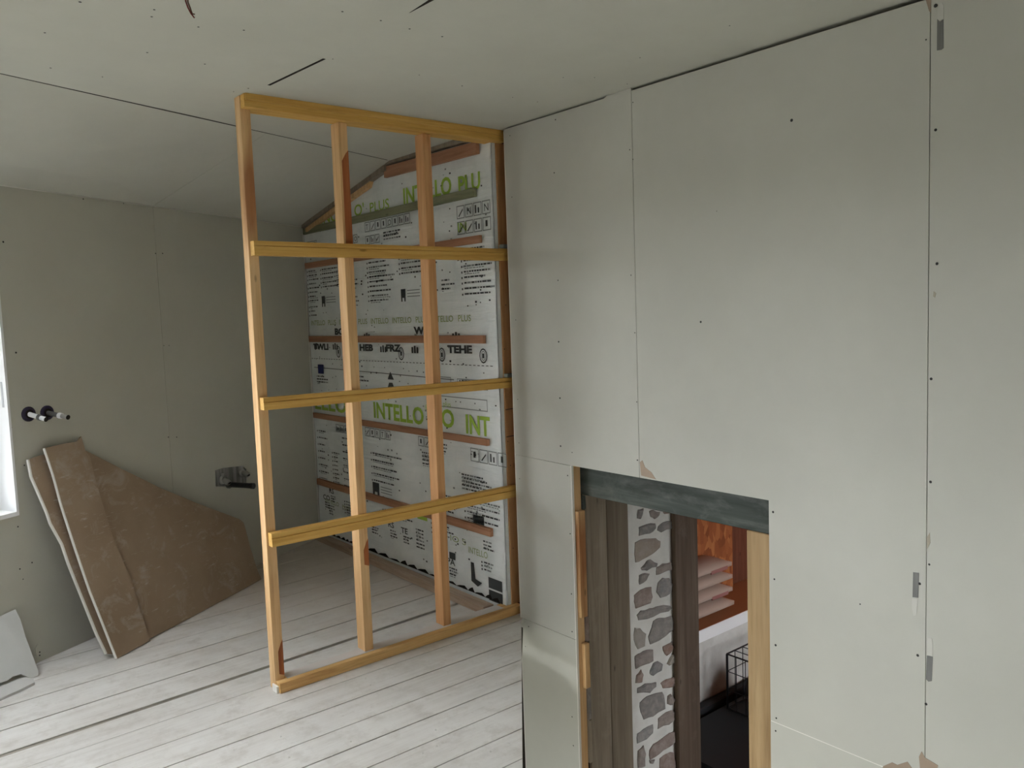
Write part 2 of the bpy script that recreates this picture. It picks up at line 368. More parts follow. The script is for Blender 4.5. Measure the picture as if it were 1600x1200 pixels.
def stone(poly, dy):
    pts = [hit(860+x*.25, dy+y*.25, (0, 1, 0), 2.842) for x, y in poly]
    # a finer, rougher outline
    fine = []
    for i, p in enumerate(pts):
        q = pts[(i+1) % len(pts)]; fine.append(p)
        mid = (p+q)/2; L = (q-p).length; mid += Vector((random.uniform(-.08, .08)*L, 0, random.uniform(-.08, .08)*L)); fine.append(mid)
    c = sum(fine, Vector())/len(fine); h = random.uniform(.006, .012)
    n = len(fine); B = [p+Vector((0, .01, 0)) for p in fine]; A = [c+(p-c)*.96+Vector((0, -h*.5, 0)) for p in fine]
    A2 = [c+(p-c)*.72+Vector((0, -h-random.uniform(0, .004), 0)) for p in fine]
    vs = B+A+A2+[c+Vector((0, -h-.003, 0))]; fs = [tuple(range(n))]
    for i in range(n):
        j = (i+1) % n; fs += [(i, j, n+j, n+i), (n+i, n+j, 2*n+j, 2*n+i), (2*n+i, 2*n+j, 3*n)]
    obj('stone', vs, fs, M_STONE, wr)
for p in C8: stone(p, 700)
for p in C1: stone(p, 900)
# right jamb post
box('jamb_post', (XC-.004, 1.795, ZB), (XC+.09, 1.905, .708), M_JAMB, wr, bevel=.003)
box('jamb_post', (XC+.0, 1.74, ZB), (XC+.09, 1.793, .708), M_STUD2, wr)

# small things on the right wall: screw heads, patches, torn paper
def disc(mb, c, n, r, u=None, th=.0008):
    n = Vector(n); a = n.orthogonal().normalized(); b = n.cross(a); c = Vector(c)
    ring = [c+n*th+(a*math.cos(k*math.pi/3)+b*math.sin(k*math.pi/3))*r for k in range(6)]
    mb.add(ring+[p-n*(th*.9) for p in ring], [tuple(range(6))]+[(i, (i+1) % 6, 6+(i+1) % 6, 6+i) for i in range(6)])
mb = MB()
RS = [(1237,188,5),(1262+200,203,4),(1464,412,4),(1455,592,4),(1454,753,4),(1452,882,3),(1437,912,4),(1434,1024,4),(1447,1100,4),(1208,800,4),(1210,905,3),(1212,1008,4),(1213,1122,3),(1212,1142,3),
      (868,187,3),(866,270,3),(872,438,3),(873,534,4),(875,622,4),(876,697,4),(989,160,2),(984,234,2),(989,249,2),(986,430,2),(992,520,2),(995,628,2),(996,719,3),(797,212,2),(800,308,2),(806,500,2),(809,624,2),(811,692,2),(812,748,2),
      (894,740-33,2),(887,743,3),(891,834,3),(893,928,3),(894,987,3),(1095,503,4),(1120,330,1),(1344,944,2),(1235,30,2),(1462,9,5),(1447,62,2),(826,979,3),(894,1120,3),(896,1165,3),(821,1010,2)]
for x, y, r in RS: disc(mb, hit(x, y, (1, 0, 0), XW), (-1, 0, 0), r*.00105+.0006)
mb.build('screw_head', M_SCREW, wr, kind='stuff')
def patch(pts, m, name='torn_paper_patch', th=.0012):
    return prism(name, [hit(x, y, (1, 0, 0), XW)+Vector((-th, 0, 0)) for x, y in pts], (th-.0002, 0, 0), m, wr)
M_TORN = board_mat('torn_brown_paper', (.40, .31, .24), .12)
M_PLATE_G = wood('grey_fixing_plate', [(.10, .10, .095), (.17, .17, .165), (.24, .24, .235)], 2, knots=False)
M_FILL = board_mat('pale_filler', (.60, .59, .55))
patch([(1000,722),(1004,719),(1008,730),(1018,738),(1025,749),(1002,743)], M_TORN)
patch([(1436,1182),(1440,1174),(1446,1184),(1466,1196),(1464,1203),(1438,1203)], M_TORN)
patch([(1380,1197),(1394,1191),(1402,1195),(1418,1190),(1426,1201),(1424,1206),(1378,1206)], M_TORN)
prism('filler_seam', [(XW-.0008, 1.750, -.0016), (XW-.0008, 1.20, -.0016), (XW-.0008, 1.20, .0016), (XW-.0008, 1.750, .0016)], (.0006, 0, 0), M_GYPSUM, wr)
patch([(1445,-6),(1455,-6),(1455,20),(1452,18)], M_TORN)
patch([(1448,840),(1453,832),(1454,848),(1449,858)], M_STAIN)
patch([(1459,455),(1463,458),(1461,465),(1458,463)], M_STAIN)
patch([(1464.5,30),(1469,34),(1474.5,30),(1474.5,75),(1471,78),(1464,79)], M_PLATE_G, 'fixing_plate')
patch([(1465,9),(1471,4),(1475,9),(1474.5,29),(1469,33),(1465,29)], M_FILL, 'filler_patch')
patch([(1427,894),(1436,895),(1435,934),(1426,933)], M_PLATE_G, 'fixing_plate')
patch([(1425.5,935),(1434,936),(1433,950),(1432,961),(1428,962),(1425,951)], M_FILL, 'filler_patch')
patch([(1448.5,1024),(1457.5,1026),(1456,1064),(1451,1065),(1447,1061)], M_PLATE_G, 'fixing_plate')
patch([(1449,1004),(1450,997),(1456,997),(1457.5,1005),(1457,1025),(1449,1023)], M_FILL, 'filler_patch')

# ------------------------------------------------------------------ far wall: foil membrane with battens
wf = box('wall_far', (2.645, 3.350, 0), (2.666, 5.60, HC+.2), M_MEMB, kind='structure', label='alcove wall covered in printed white foil membrane and battens', category='wall')
XM = 2.635
ny, nz = 60, 60; vs = []; fs = []
for j in range(nz+1):
    for i in range(ny+1):
        y = 3.348+(5.56-3.348)*i/ny; z = .0+(HC+.02)*j/nz
        vs.append((XM+.0016*math.sin(y*23+math.sin(z*9)*2)+.001*math.sin(z*31+y*5), y, z))
for j in range(nz):
    for i in range(ny):
        a = j*(ny+1)+i; fs.append((a, a+1, a+ny+2, a+ny+1))
obj('membrane', vs, fs, M_MEMB, wf, smooth=True)
def batten(z0, z1, m, y0=3.44, y1=5.53, th=.02, x=None, dz=0, bev=.0015):
    xf = XM-.004-th
    return prism('batten', [(xf, y0, z0+dz), (xf, y1, z0), (xf, y1, z1), (xf, y0, z1+dz)], (th, 0, 0), m, wf, bevel=bev)
batten(2.222, 2.268, M_BATTEN_GREEN, 3.47); batten(1.98, 2.02, M_BATTEN, 3.44); batten(1.452, 1.495, M_BATTEN, 3.44)
batten(.898, .935, M_BATTEN, 3.44, dz=.006); batten(.402, .447, M_BATTEN, 3.44, dz=.006)
prism('batten', [(XM-.03, 3.43, 2.435), (XM-.03, 4.36, 2.45), (XM-.03, 4.36, 2.515), (XM-.03, 3.43, 2.497)], (.024, 0, 0), M_BATTEN, wf, bevel=.0015)
prism('batten', [(XM-.045, 3.43, 2.508), (XM-.045, 4.32, 2.520), (XM-.045, 4.32, HC-.001), (XM-.045, 3.43, HC-.001)], (.038, 0, 0), M_OLDWOOD, wf)
prism('batten', [(XM-.045, 4.33, 2.49), (XM-.045, 5.50, 2.265), (XM-.045, 5.50, 2.295), (XM-.045, 4.33, 2.532)], (.038, 0, 0), M_OLDWOOD, wf)
prism('batten', [(XM-.035, 4.55, 2.42), (XM-.035, 5.46, 2.235), (XM-.035, 5.46, 2.262), (XM-.035, 4.52, 2.458)], (.028, 0, 0), M_STUD, wf)
prism('sole_plate', [(2.530, 3.42, 0), (2.562, 5.515, 0), (2.610, 5.515, 0), (2.600, 3.42, 0)], (0, 0, .045), M_PLATE, wf, bevel=.002)
MT = .0035
def mz(px, py): return hit(px, py, (1, 0, 0), XM-MT)
def txt(mb, s, y, z, h, sx=1.0, bold=0, w=None):
    cu = bpy.data.curves.new('t', 'FONT'); cu.body = s; cu.size = 1; cu.offset = bold; cu.resolution_u = 3
    o = bpy.data.objects.new('t', cu); COL.objects.link(o); bpy.context.view_layer.update()
    me = bpy.data.meshes.new_from_object(o.evaluated_get(bpy.context.evaluated_depsgraph_get()))
    k = h/.69
    if w: sx = w/(max(v.co.x for v in me.vertices)*k)
    mb.add([(XM-MT, y-v.co.x*k*sx, z+v.co.y*k) for v in me.vertices], [tuple(p.vertices) for p in me.polygons])
    wd = max((v.co.x for v in me.vertices), default=0)*k*sx
    bpy.data.objects.remove(o); bpy.data.curves.remove(cu); bpy.data.meshes.remove(me); return wd
g = MB()
txt(g, 'ELLO', 5.54, .965, .10, 1, .026, .50); txt(g, 'INTELLO', 4.68, .965, .098, 1, .028, .60); txt(g, '®', 4.06, 1.055, .03); txt(g, 'O', 3.895, .972, .098, 1, .028, .13)
txt(g, 'plus', 3.87, 1.09, .028, 1.2); txt(g, 'INT', 3.66, .955, .10, 1, .028, .225)
txt(g, 'INO', 5.28, 2.270, .07, 1, .012, .26); txt(g, "O'", 4.80, 2.270, .07, 1, .012, .13); txt(g, 'PLUS', 4.60, 2.270, .06, 1, .008, .24)
txt(g, 'INTELLO', 4.20, 2.270, .092, 1, .026, .50); txt(g, 'PLU', 3.64, 2.262, .085, 1, .026, .20)
def quad(mb, y0, y1, z0, z1): mb.add([(XM-MT, y0, z0), (XM-MT, y1, z0), (XM-MT, y1, z1), (XM-MT, y0, z1)], [(0, 1, 2, 3)])
quad(g, 4.20, 4.09, .375, .465); txt(g, 'IN', 3.66, 2.055, .05, 1.2)
g.build('green_lettering', M_GREEN, wf)
ol = MB(); y = 5.52
for s in ('INTELLO', 'PLUS', 'INTELLO', 'PLUS', 'INTELLO', 'INTELLO', 'PLUS', 'INTELLO', 'PLUS'):
    if y < 3.6: break
    y -= txt(ol, s, y, 1.572, .034, 1.15, .01)+.045
y = 5.45
for s in ('INTELLO', 'PLUS', 'INTELLO', 'PLUS'): y -= txt(ol, s, y, .28-.012*(5.5-y), .028, 1.35)+.05
txt(ol, 'IO S', 3.86, .305, .034, 1, 0, .16); txt(ol, 'INTELLO', 3.68, .27, .036, 1, 0, .18)
ol.build('olive_lettering', M_OLIVE, wf)
ink = MB(); gr = MB(); rnd = random.Random(3)
def para(y, z, wd, n, dz=.026, bullets=True, h=.009):
    for i in range(n):
        zz = z-i*dz
        if bullets: quad(ink, y, y-.011, zz-.004, zz+.007)
        x = y-.025; end = y-wd*rnd.uniform(.65, 1)
        while x > end:
            l = rnd.uniform(.012, .04); quad(ink if rnd.random() < .7 else gr, x, max(x-l, end), zz, zz+h); x -= l+.006
        if rnd.random() < .6:
            x = y-.03; end = y-wd*rnd.uniform(.3, .8)
            while x > end:
                l = rnd.uniform(.01, .03); quad(gr, x, x-l, zz-.011, zz-.006); x -= l+.006
def frame(mb, y0, y1, z0, z1, t=.005):
    quad(mb, y0, y1, z0, z0+t); quad(mb, y0, y1, z1-t, z1); quad(mb, y0, y0-t, z0, z1); quad(mb, y1+t, y1, z0, z1)
def icons(y, z, n, s=.055):
    for i in range(n):
        a = y-i*(s+.006); frame(gr, a, a-s, z, z+s)
        k = rnd.randrange(4)
        if k == 0: quad(ink, a-s*.35, a-s*.6, z+s*.3, z+s*.75)
        elif k == 1: ink.add([(XM-MT, a-s*.2, z+s*.2), (XM-MT, a-s*.8, z+s*.75), (XM-MT, a-s*.8, z+s*.62), (XM-MT, a-s*.3, z+s*.15)], [(0, 1, 2, 3)])
        elif k == 2: quad(ink, a-s*.2, a-s*.35, z+s*.2, z+s*.8); quad(ink, a-s*.55, a-s*.7, z+s*.2, z+s*.6)
        else: txt(ink, rnd.choice('NROT'), a-s*.2, z+s*.22, s*.55)
def bluehd(y, z, wd=.05, h=.075):      # small dark ladder-shaped mark beside a note
    quad(ink, y, y-wd, z+h*.3, z+h); quad(ink, y, y-wd*.3, z, z+h*.3); quad(ink, y-wd*.7, y-wd, z, z+h*.3)
    for i in range(3): quad(gr, y-wd-.02, y-wd-.16, z+h*.35+i*.018, z+h*.35+i*.018+.005)
for y, n, wd in ((5.54, 8, .18), (5.33, 5, .26), (4.67, 9, .36), (4.28, 4, .34), (3.64, 9, .30)): para(y, 1.955, wd, n, .030)
for y in (5.33, 4.27): bluehd(y, 1.70)
para(3.86, 1.80, .16, 3, .024, False); para(5.54, 1.70, .14, 3, .03)
icons(4.67, 2.155, 8, .062); icons(3.66, 2.125, 4, .07); icons(3.66, 2.04, 4, .07); icons(5.52, 2.12, 3, .05); icons(4.67, 2.075, 3, .055); para(4.47, 2.125, .3, 3, .02, False)
x = 5.50
for s in ('TWLI', 'BOS', 'HEB', 'FRZ', 'WO', 'TEHE'):
    txt(ink, s, x, 1.398 if s not in ('WO', 'BOS') else 1.505, .040, 1.7, .05); x -= .34
for y in (5.12, 4.30, 3.86, 3.47):
    for rr, mm in ((.034, ink), (.022, gr)):
        ring = [(XM-MT+.0005*(mm is gr), y+math.cos(k*math.pi/6)*rr, 1.385+math.sin(k*math.pi/6)*rr*1.2) for k in range(12)]
        rin = [(p[0], y+(p[1]-y)*.8, 1.385+(p[2]-1.385)*.8) for p in ring]
        mm.add(ring+rin, [(i, (i+1) % 12, 12+(i+1) % 12, 12+i) for i in range(12)])
    quad(ink, y+.01, y-.01, 1.372, 1.398)
y = 5.54
while y > 3.38: quad(ink, y, y-.022, 1.330, 1.334); y -= .038
y = 5.5
while y > 3.38:
    if rnd.random() < .5: quad(ink, y, y-.009, rnd.choice((1.655, 1.29, 1.51, 1.14, 1.20)), 0) if 0 else quad(ink, y, y-.008, (zq := rnd.choice((1.655, 1.29, 1.12, 1.20, .85))), zq+.007)
    y -= .045
for k in range(260):
    y = rnd.uniform(3.38, 5.5); z = rnd.uniform(.1, 2.42); a = rnd.uniform(.004, .011)
    quad(ink if rnd.random() < .6 else gr, y, y-a*1.6, z, z+a)
# plumb mark and thin line
ink.add([(XM-MT, 4.44, 1.27), (XM-MT, 4.475, 1.22), (XM-MT, 4.40, 1.22)], [(0, 1, 2)]); ink.add([(XM-MT, 4.46, 1.20), (XM-MT, 4.49, 1.15), (XM-MT, 4.44, 1.12), (XM-MT, 4.39, 1.15), (XM-MT, 4.42, 1.20)], [(0, 1, 2, 3, 4)])
frame(gr, 3.98, 3.78, 1.205, 1.26); frame(gr, 3.72, 3.44, 1.20, 1.255); frame(gr, 4.02, 3.45, 1.085, 1.15)
# extra small marks
for y, z, n, wd, d_ in ((5.12, 1.93, 4, .10, .03), (4.95, 1.86, 7, .16, .028), (3.98, 1.93, 3, .12, .025), (5.50, 1.20, 3, .2, .02), (4.95, 1.22, 2, .25, .025), (3.70, 1.24, 2, .22, .02), (5.30, .66, 9, .12, .03), (4.98, .72, 10, .13, .026), (4.0, .86, 3, .2, .02), (3.95, .56, 5, .2, .03), (5.42, .26, 4, .12, .02), (5.15, .33, 5, .14, .02), (4.95, .26, 4, .14, .022), (4.62, .36, 4, .1, .02), (4.25, .30, 6, .14, .022), (3.98, .24, 5, .1, .022), (3.56, .36, 3, .14, .02), (3.56, .24, 3, .12, .02)):
    para(y, z, wd, n, d_, rnd.random() < .5)
icons(5.22, .82, 3, .055); icons(4.95, 2.10, 3, .055); icons(4.66, .30, 3, .05); icons(4.03, .14, 2, .05)
for y, z in ((5.49, 1.43), (5.20, 1.43), (4.75, 1.50), (4.55, 1.42), (4.18, 1.42), (3.98, 1.50), (3.75, 1.50)):
    for q_ in range(3): quad(ink, y-.028*q_, y-.028*q_-.018, z-.03, z+.006+.008*(q_ % 2))
# lower half
icons(4.80, .83, 5, .06); icons(4.15, .83, 2, .06); icons(3.62, .80, 4, .075); para(5.0, .86, .12, 4, .025, False); para(4.14, .79, .25, 4, .022, False)
para(4.74, .72, .42, 5, .045); para(5.52, .80, .16, 8, .05); para(5.16, .78, .14, 9, .048, False); para(3.74, .71, .32, 5, .02, False); para(3.70, .575, .38, 4, .036, True)
para(4.05, .67, .12, 5, .045, False)
bluehd(4.735, .44, .085, .09)
quad(ink, 3.62, 3.52, .43, .50); quad(ink, 4.96, 4.90, .30, .38)
for y, z in ((5.48, .30), (5.38, .36), (4.80, .24), (4.56, .26), (4.40, .25), (4.05, .34), (3.90, .16)):
    txt(ink, rnd.choice(['PA', 'RS', 'TE', 'CO']), y, z, .035, 1.4, .02); para(y, z-.025, .12, 3, .018, False)
para(4.05, .40, .24, 4, .028); para(4.45, .40, .2, 3, .03, False); quad(ink, 3.87, 3.81, .195, .235); quad(ink, 3.50, 3.38, .04, .10); quad(ink, 3.50, 3.38, .11, .17)
ink.add([(XM-MT, 3.66, .22), (XM-MT, 3.63, .22), (XM-MT, 3.62, .13), (XM-MT, 3.56, .12), (XM-MT, 3.60, .09), (XM-MT, 3.66, .11)], [(0, 1, 2, 3, 4, 5)])
ink.build('black_small_print', M_INK, wf, kind='stuff'); gr.build('grey_small_print', M_GREYINK, wf, kind='stuff')
MB().tube([(XM-.006, 5.50, 1.268), (XM-.006, 4.6, 1.258), (XM-.006, 3.75, 1.246)], .0022, 6).build('thin_black_line', M_INK, wf)
box('blue_tape', (XM-.008, 5.44, 1.225), (XM-.004, 5.36, 1.29), mat('blue_tape', (.02, .03, .16), .5), wf)
# dark gap along corner with left wall is left open; ragged dark pieces along the foot of the membrane
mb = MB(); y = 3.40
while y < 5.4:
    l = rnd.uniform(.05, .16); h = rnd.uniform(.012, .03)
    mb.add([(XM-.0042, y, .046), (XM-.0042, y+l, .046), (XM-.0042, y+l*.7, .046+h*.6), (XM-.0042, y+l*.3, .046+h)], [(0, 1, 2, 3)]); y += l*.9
mb.build('ragged_dark_edge', M_DARK, wf, kind='stuff')

# ------------------------------------------------------------------ ceiling
RX0, RX1, RY0, RY1 = -.75, -.25, 1.9, 2.5
QX0, QX1, QT0, QT1 = -1.15, .34, .06, .95        # unseen rooflight in the sloping strip, added to light alcove and floor
holes = [(RX0, RX1, RY0, RY1), (QX0, QX1, 3.0, 5.0)]
gx_ = sorted({SX-.4, XT+.1, RX0, RX1, QX0, QX1}); gy_ = sorted({SY-.4, 6.2, RY0, RY1, 3.0, 5.0}); cb = MB()
for a, b in zip(gx_, gx_[1:]):
    for c, d in zip(gy_, gy_[1:]):
        if not any(h[0] <= (a+b)/2 <= h[1] and h[2] <= (c+d)/2 <= h[3] for h in holes): cb.box((a, c, HC+.03), (b, d, HC+.12))
cl = cb.build('ceiling', M_DARK, kind='structure', label='flat plasterboard ceiling with a sloping strip along the left wall', category='ceiling')
def yc(x): return 3.513+(x-.516)*.361
def cp(pts): return prism('plasterboard', [(x, y, HC) for x, y in pts], (0, 0, T), M_CEIL, cl)
XR = XT
gp = lambda x: .004 if x < .4 else (.012 if x < 1.9 else .005)
cp([(1.41, SY), (XR, SY), (XR, yc(XR)-.004), (2.57, yc(2.57)-.004), (1.41, yc(1.41)-.006)])
cp([(RX1, SY), (1.4098, SY), (1.4098, yc(1.4098)-.006), (RX1, yc(RX1)-.003)])
cp([(SX, SY), (RX0, SY), (RX0, yc(RX0)-.003), (SX, yc(SX)-.003)])
cp([(RX0, SY), (RX1, SY), (RX1, RY0), (RX0, RY0)]); cp([(RX0, RY1), (RX1, RY1), (RX1, yc(RX1)-.003), (RX0, yc(RX0)-.003)])
rl = empty('window_3', ((RX0+RX1)/2, (RY0+RY1)/2, HC), kind='structure', label='rooflight in the flat ceiling, out of the picture', category='window')
for a, b in [((RX0, RY0, HC), (RX0+.012, RY1, HC+.13)), ((RX1-.012, RY0, HC), (RX1, RY1, HC+.13)), ((RX0+.012, RY0, HC), (RX1-.012, RY0+.012, HC+.13)), ((RX0+.012, RY1-.012, HC), (RX1-.012, RY1, HC+.13))]: box('lining', a, b, M_WHITE, rl)
box('pane', (RX0+.012, RY0+.012, HC+.11), (RX1-.012, RY1-.012, HC+.116), M_GLASS, rl)
# dark strips laid over the board joints in place of shaded gaps
def oj(pts): prism('joint_shade_strip', [(x, y, HC-.0012) for x, y in pts], (0, 0, .0011), M_DARK, cl)
oj([(1.373, 3.149), (1.384, 3.149), (1.416, 2.735), (1.406, 2.735)]); oj([(1.420, 1.75), (1.432, 1.75), (1.431, 2.06), (1.426, 2.19), (1.418, 2.06)])
cw = [(-.5, .003), (.3, .003), (.6, .005), (1.0, .009), (1.3, .012), (1.5, .010), (1.56, .005), (2.0, .005), (2.57, .004)]
oj([(x, yc(x)+.001) for x, w_ in cw]+[(x, yc(x)-w_) for x, w_ in reversed(cw)])
def slq(x0, x1, t0=0, t1=1, x0b=None, x1b=None):
    x0b = x0 if x0b is None else x0b; x1b = x1 if x1b is None else x1b
    def P(xa, xb, t):
        A = Vector((xa, yc(xa), HC)); B = Vector((xb, yl(xb), HL)); return A.lerp(B, t)
    return [P(x0, x0b, t0), P(x1, x1b, t0), P(x1, x1b, t1), P(x0, x0b, t1)]
for a in ((SX, QX0), (QX0, QX1, 0, QT0), (QX0, QX1, QT1, 1), (QX1, 1.698, 0, 1, QX1, 1.409), (1.700, 2.7, 0, 1, 1.411, 2.7)):
    prism('sloping_plasterboard', slq(*a), (0, .004, T), M_CEIL, cl)
q = slq(QX0, QX1, QT0, QT1); rl2 = empty('window_4', q[0], kind='structure', label='added rooflight in the sloping strip, out of the picture', category='window')
for k in range(4):
    a, b = q[k], q[(k+1) % 4]; n = (q[0]+q[2])/2-(a+b)/2; n = Vector((n.x, n.y, 0)).normalized()*.012
    prism('lining', [a, b, b+Vector((0, .02, .09)), a+Vector((0, .02, .09))], n, M_WHITE, rl2)
prism('pane', [v+Vector((0, .018, .08)) for v in q], (0, 0, .005), M_GLASS, rl2)
mb = MB()
CS = [(125,3,4),(241,15,3),(237,26,3),(310,42,3),(381,47,3),(230,82,3),(70,51,3),(79,106,3),(160,120,2),(23,138,3),(22,157,2),(320,100,3),(535,18,3),(595,32,3),(640,45,3),(691,57,3),(722,134,3),(655,117,2),(880,121,2),(801,152,2),(840,159,2),(980,131,2),(108,228,2),(245,225,2),(4,174,2),
      (365,143,2),(388,138,3),(520,92,2),(1000,90,2),(929,121,2),(1140,40,2)]
for x, y, r in CS: disc(mb, hit(x, y, (0, 0, 1), HC), (0, 0, -1), r*.001+.0006)
mb.build('screw_head', M_SCREW, cl, kind='stuff')
mb = MB()
for x, y, r in [(5,378,4),(25,551,4),(243,396,3),(254,396,3),(38,727,3),(28,823,3),(50,879,3),(31,889,3),(62,1019,3),(62,1024,3),(263,683,3),(276,683,3),(256,540,2),(264,540,2),(130,311,3),(193,318,2),(242,320,3),(280,323,2),(258,810,2),(36,905,2),(18,668,2)]:
    disc(mb, hit(x, y, NW, CW), NW, r*.001+.0008)
mb.build('screw_head', M_SCREW, wl, kind='stuff')

# ------------------------------------------------------------------ floor
def xe(y):      # right-hand edge of the boards
    if y >= YE: return 2.73
    return max(.55, min(2.653, 2.660 + (y-YE)*.832))
JY = [4.07, 3.835, 3.61, 3.42, 3.22, 3.038, 2.853, 2.69, 2.53, 2.367, 2.20, 2.03, 1.86, 1.69]
while JY[-1] > -2.4: JY.append(JY[-1]-.168)
JY = [5.98, 5.75, 5.52, 5.30, 5.08, 4.87, 4.66, 4.46, 4.27] + JY
def jy(k, x):
    y = JY[k]; s = .050 if y > 3.5 else (.022 if y > 3.3 else (.008 if y > 3.1 else -.003)); return y + s*(x-1.3)
fl = box('floor', (SX, SY, -.16), (.5, 2.4, -.051), M_DARK, kind='structure', label='dusty pale whitewashed floorboards', category='floor')
for k in range(len(JY)-1):
    GW = lambda q: {3.61: .028, 3.835: .009, 4.07: .006}.get(q, .006 if q < 3.1 else .0045)
    gap = GW(JY[k]); gap2 = GW(JY[k+1])
    def edge(j, off):
        # x of left wall along the joint, and right end
        x = 0.0
        for _ in range(20):
            yy = jy(j, x)+off; x = max(SX, (yy-P0.y)*D.x/D.y+P0.x+.003)
        xr = 2.0
        for _ in range(20): xr = xe(jy(j, xr)+off)
        return x, jy(j, x)+off, xr, jy(j, xr)+off
    a = edge(k, -gap/2); b = edge(k+1, gap2/2)
    if b[0] > b[2]-.02: continue
    if a[0] > a[2]-.02:
        pts = [(b[0], b[1]), (b[2], b[3]), (b[2], yl(b[2])-.003)]
    else:
        pts = [(b[0], b[1]), (b[2], b[3]), (a[2], a[3]), (a[0], a[1])]
        if b[3] < YE < a[3]: pts = pts[:2]+[(2.73, YE)]+pts[2:]
    z = random.uniform(-.0012, .0)
    prism('floorboard', [(x, y, z) for x, y in pts], (0, 0, -.022), M_FLOOR, fl)
# subfloor under the gaps and the edge of the stairwell
prism('subfloor', [(SX, SY, -.03), (.5, SY, -.03), (.5, .76, -.03), (2.62, YE-.06, -.03), (2.64, 5.6, -.03), (SX, yl(SX), -.03)], (0, 0, -.02), mat('grey_underfloor', (.10, .09, .08), .95), fl)
prism('stairwell_edge', [(2.590, YE-.012, -.024), (.50, .74, -.024), (.50, .74, -.13), (2.590, YE-.012, -.13)], (-.012, .01, 0), M_FLOOR, fl)
box('stairwell_edge', (.538, SY, -.13), (.55, .74, -.024), M_FLOOR, fl)
MB().box((.0, SY, ZB), (.05, 1.6, -.17)).box((.0, 3.4, ZB), (.05, YE+.3, -.17)).box((.0, 1.6, ZB), (.05, 3.4, -2.2)).box((.0, 1.6, -.28), (.05, 3.4, -.17)).box((.0, 1.6, -2.2), (.05, 2.0, -.28)).build('stairwell_wall', M_BOARD, fl); box('stairwell_wall', (.05, YE+.25, ZB), (XT, YE+.3, -.17), M_BOARD, fl)  # unseen wall; its opening is added to brighten the right wall below floor level
box('lower_floor', (.0, SY, ZB-.05), (XC, YE+.3, ZB), M_FLOOR, fl)
mb = MB()
for k in range(70):
    px, py = rnd.uniform(0, 800), rnd.uniform(900, 1200)
    p = hit(px, py, (0, 0, 1), .001)
    if p.x > xe(p.y)-.05 or p.y > yl(p.x)-.05 or p.y > 3.2 and p.y < 3.4: continue
    r = rnd.uniform(.002, .006); mb.add([p+Vector((-r, -r, 0)), p+Vector((r, -r*.6, 0)), p+Vector((r*.5, r, 0)), p+Vector((0, 0, r*.7))], [(0, 1, 3), (1, 2, 3), (2, 0, 3)])
deb = MB(); JB = JY.index(3.61)
for xa in range(22):
    x0 = .25+xa*.055; f_ = .5+.5*max(0, 1-xa/20); yb = lambda x: jy(JB, x)-.0125
    deb.loft([Vector((x0, yb(x0), -.02)), Vector((x0+.055, yb(x0+.055), -.02)), Vector((x0+.055, yb(x0+.055)+.0245, -.02)), Vector((x0, yb(x0)+.0245, -.02))],
             [Vector((x0, yb(x0), -.006-rnd.uniform(0, .003))), Vector((x0+.055, yb(x0+.055), -.006-rnd.uniform(0, .003))), Vector((x0+.055, yb(x0+.055)+.0245*f_, -.006)), Vector((x0, yb(x0)+.0245*f_, -.005))])
deb.build('joint_debris', board_mat('grey_brown_debris', (.34, .31, .26), .15), fl, kind='stuff')
mb.build('plaster_crumb', M_GYPSUM, fl, kind='stuff')

# unseen ends of the room (behind the camera)
def wall_win(name, horizontal, c, a0, a1, w0, w1, z0, z1, lab):
    mb = MB(); low = horizontal
    def bx(u0, u1, q0, q1):
        if horizontal: mb.box((u0, c-.3, q0), (u1, c, q1))
        else: mb.box((c-.3, u0, q0), (c, u1, q1))
    bx(a0, w0, ZB, HC+.1); 
    if low: bx(w1, .9, ZB, HC+.1); bx(.9, 2.2, ZB, -1.7); bx(.9, 2.2, -.4, HC+.1); bx(2.2, a1, ZB, HC+.1)  # unseen low opening, added to let light into the stairwell
    else: bx(w1, a1, ZB, HC+.1)
    bx(w0, w1, ZB, z0); bx(w0, w1, z1, HC+.1)
    mb.build(name, M_BOARD, kind='structure', label=lab, category='wall')
wall_win('wall_side', False, SX, SY-.3, yl(SX)+.2, -.6, .0, .9, 1.4, 'side wall behind the viewer with a wide window')
wall_win('wall_near', True, SY, SX-.3, XC, -1.2, -.7, .9, 1.5, 'end wall behind the viewer with a wide window and an added low opening')

# ------------------------------------------------------------------ timber stud partition
t = empty('stud_partition', (1.98, 3.34, 0), label='open yellow pine stud frame with four cross rails standing on the floorboards', category='timber frame')
FY = 3.303
def fbox(name, a, b, m, par=t, **k): return box(name, a, b, m, par, bevel=.0015, **k)
def rail(z, x0, x1, h, th, name='rail', z2=None, m=M_RAIL, rebate=True, y0=None):
    """front bar with a rebated upper edge; may run slightly out of level"""
    z2 = z if z2 is None else z2; y0 = FY if y0 is None else y0
    prof = [(0, 0), (0, h*.60), (.006, h*.62), (.006, h*.66), (.001, h*.69), (.003, h), (th, h), (th, 0)] if rebate else [(0, 0), (0, h), (th, h), (th, 0)]
    A = [Vector((x0, y0+p, z+q)) for p, q in prof]; B = [Vector((x1, y0+p, z2+q)) for p, q in prof]
    return MB().loft(A, B).build(name, m, t)
ST = FY+.042
M_SOLE = wood('pine_sole_plate', [(.52, .27, .10), (.70, .43, .17), (.78, .53, .25)], 0)
def plate(name, z0, z1, m):
    A = [(1.336, FY), (2.705, FY), (2.705, FY+.098), (1.378, FY+.098), (1.378, ST-.001), (1.336, ST-.001)]
    return prism(name, [(x, y, z0) for x, y in A], (0, 0, z1-z0), m, t, bevel=.0015)
plate('sole_plate', .0008, .045, M_SOLE); plate('head_plate', 2.480, 2.5345, M_RAIL)
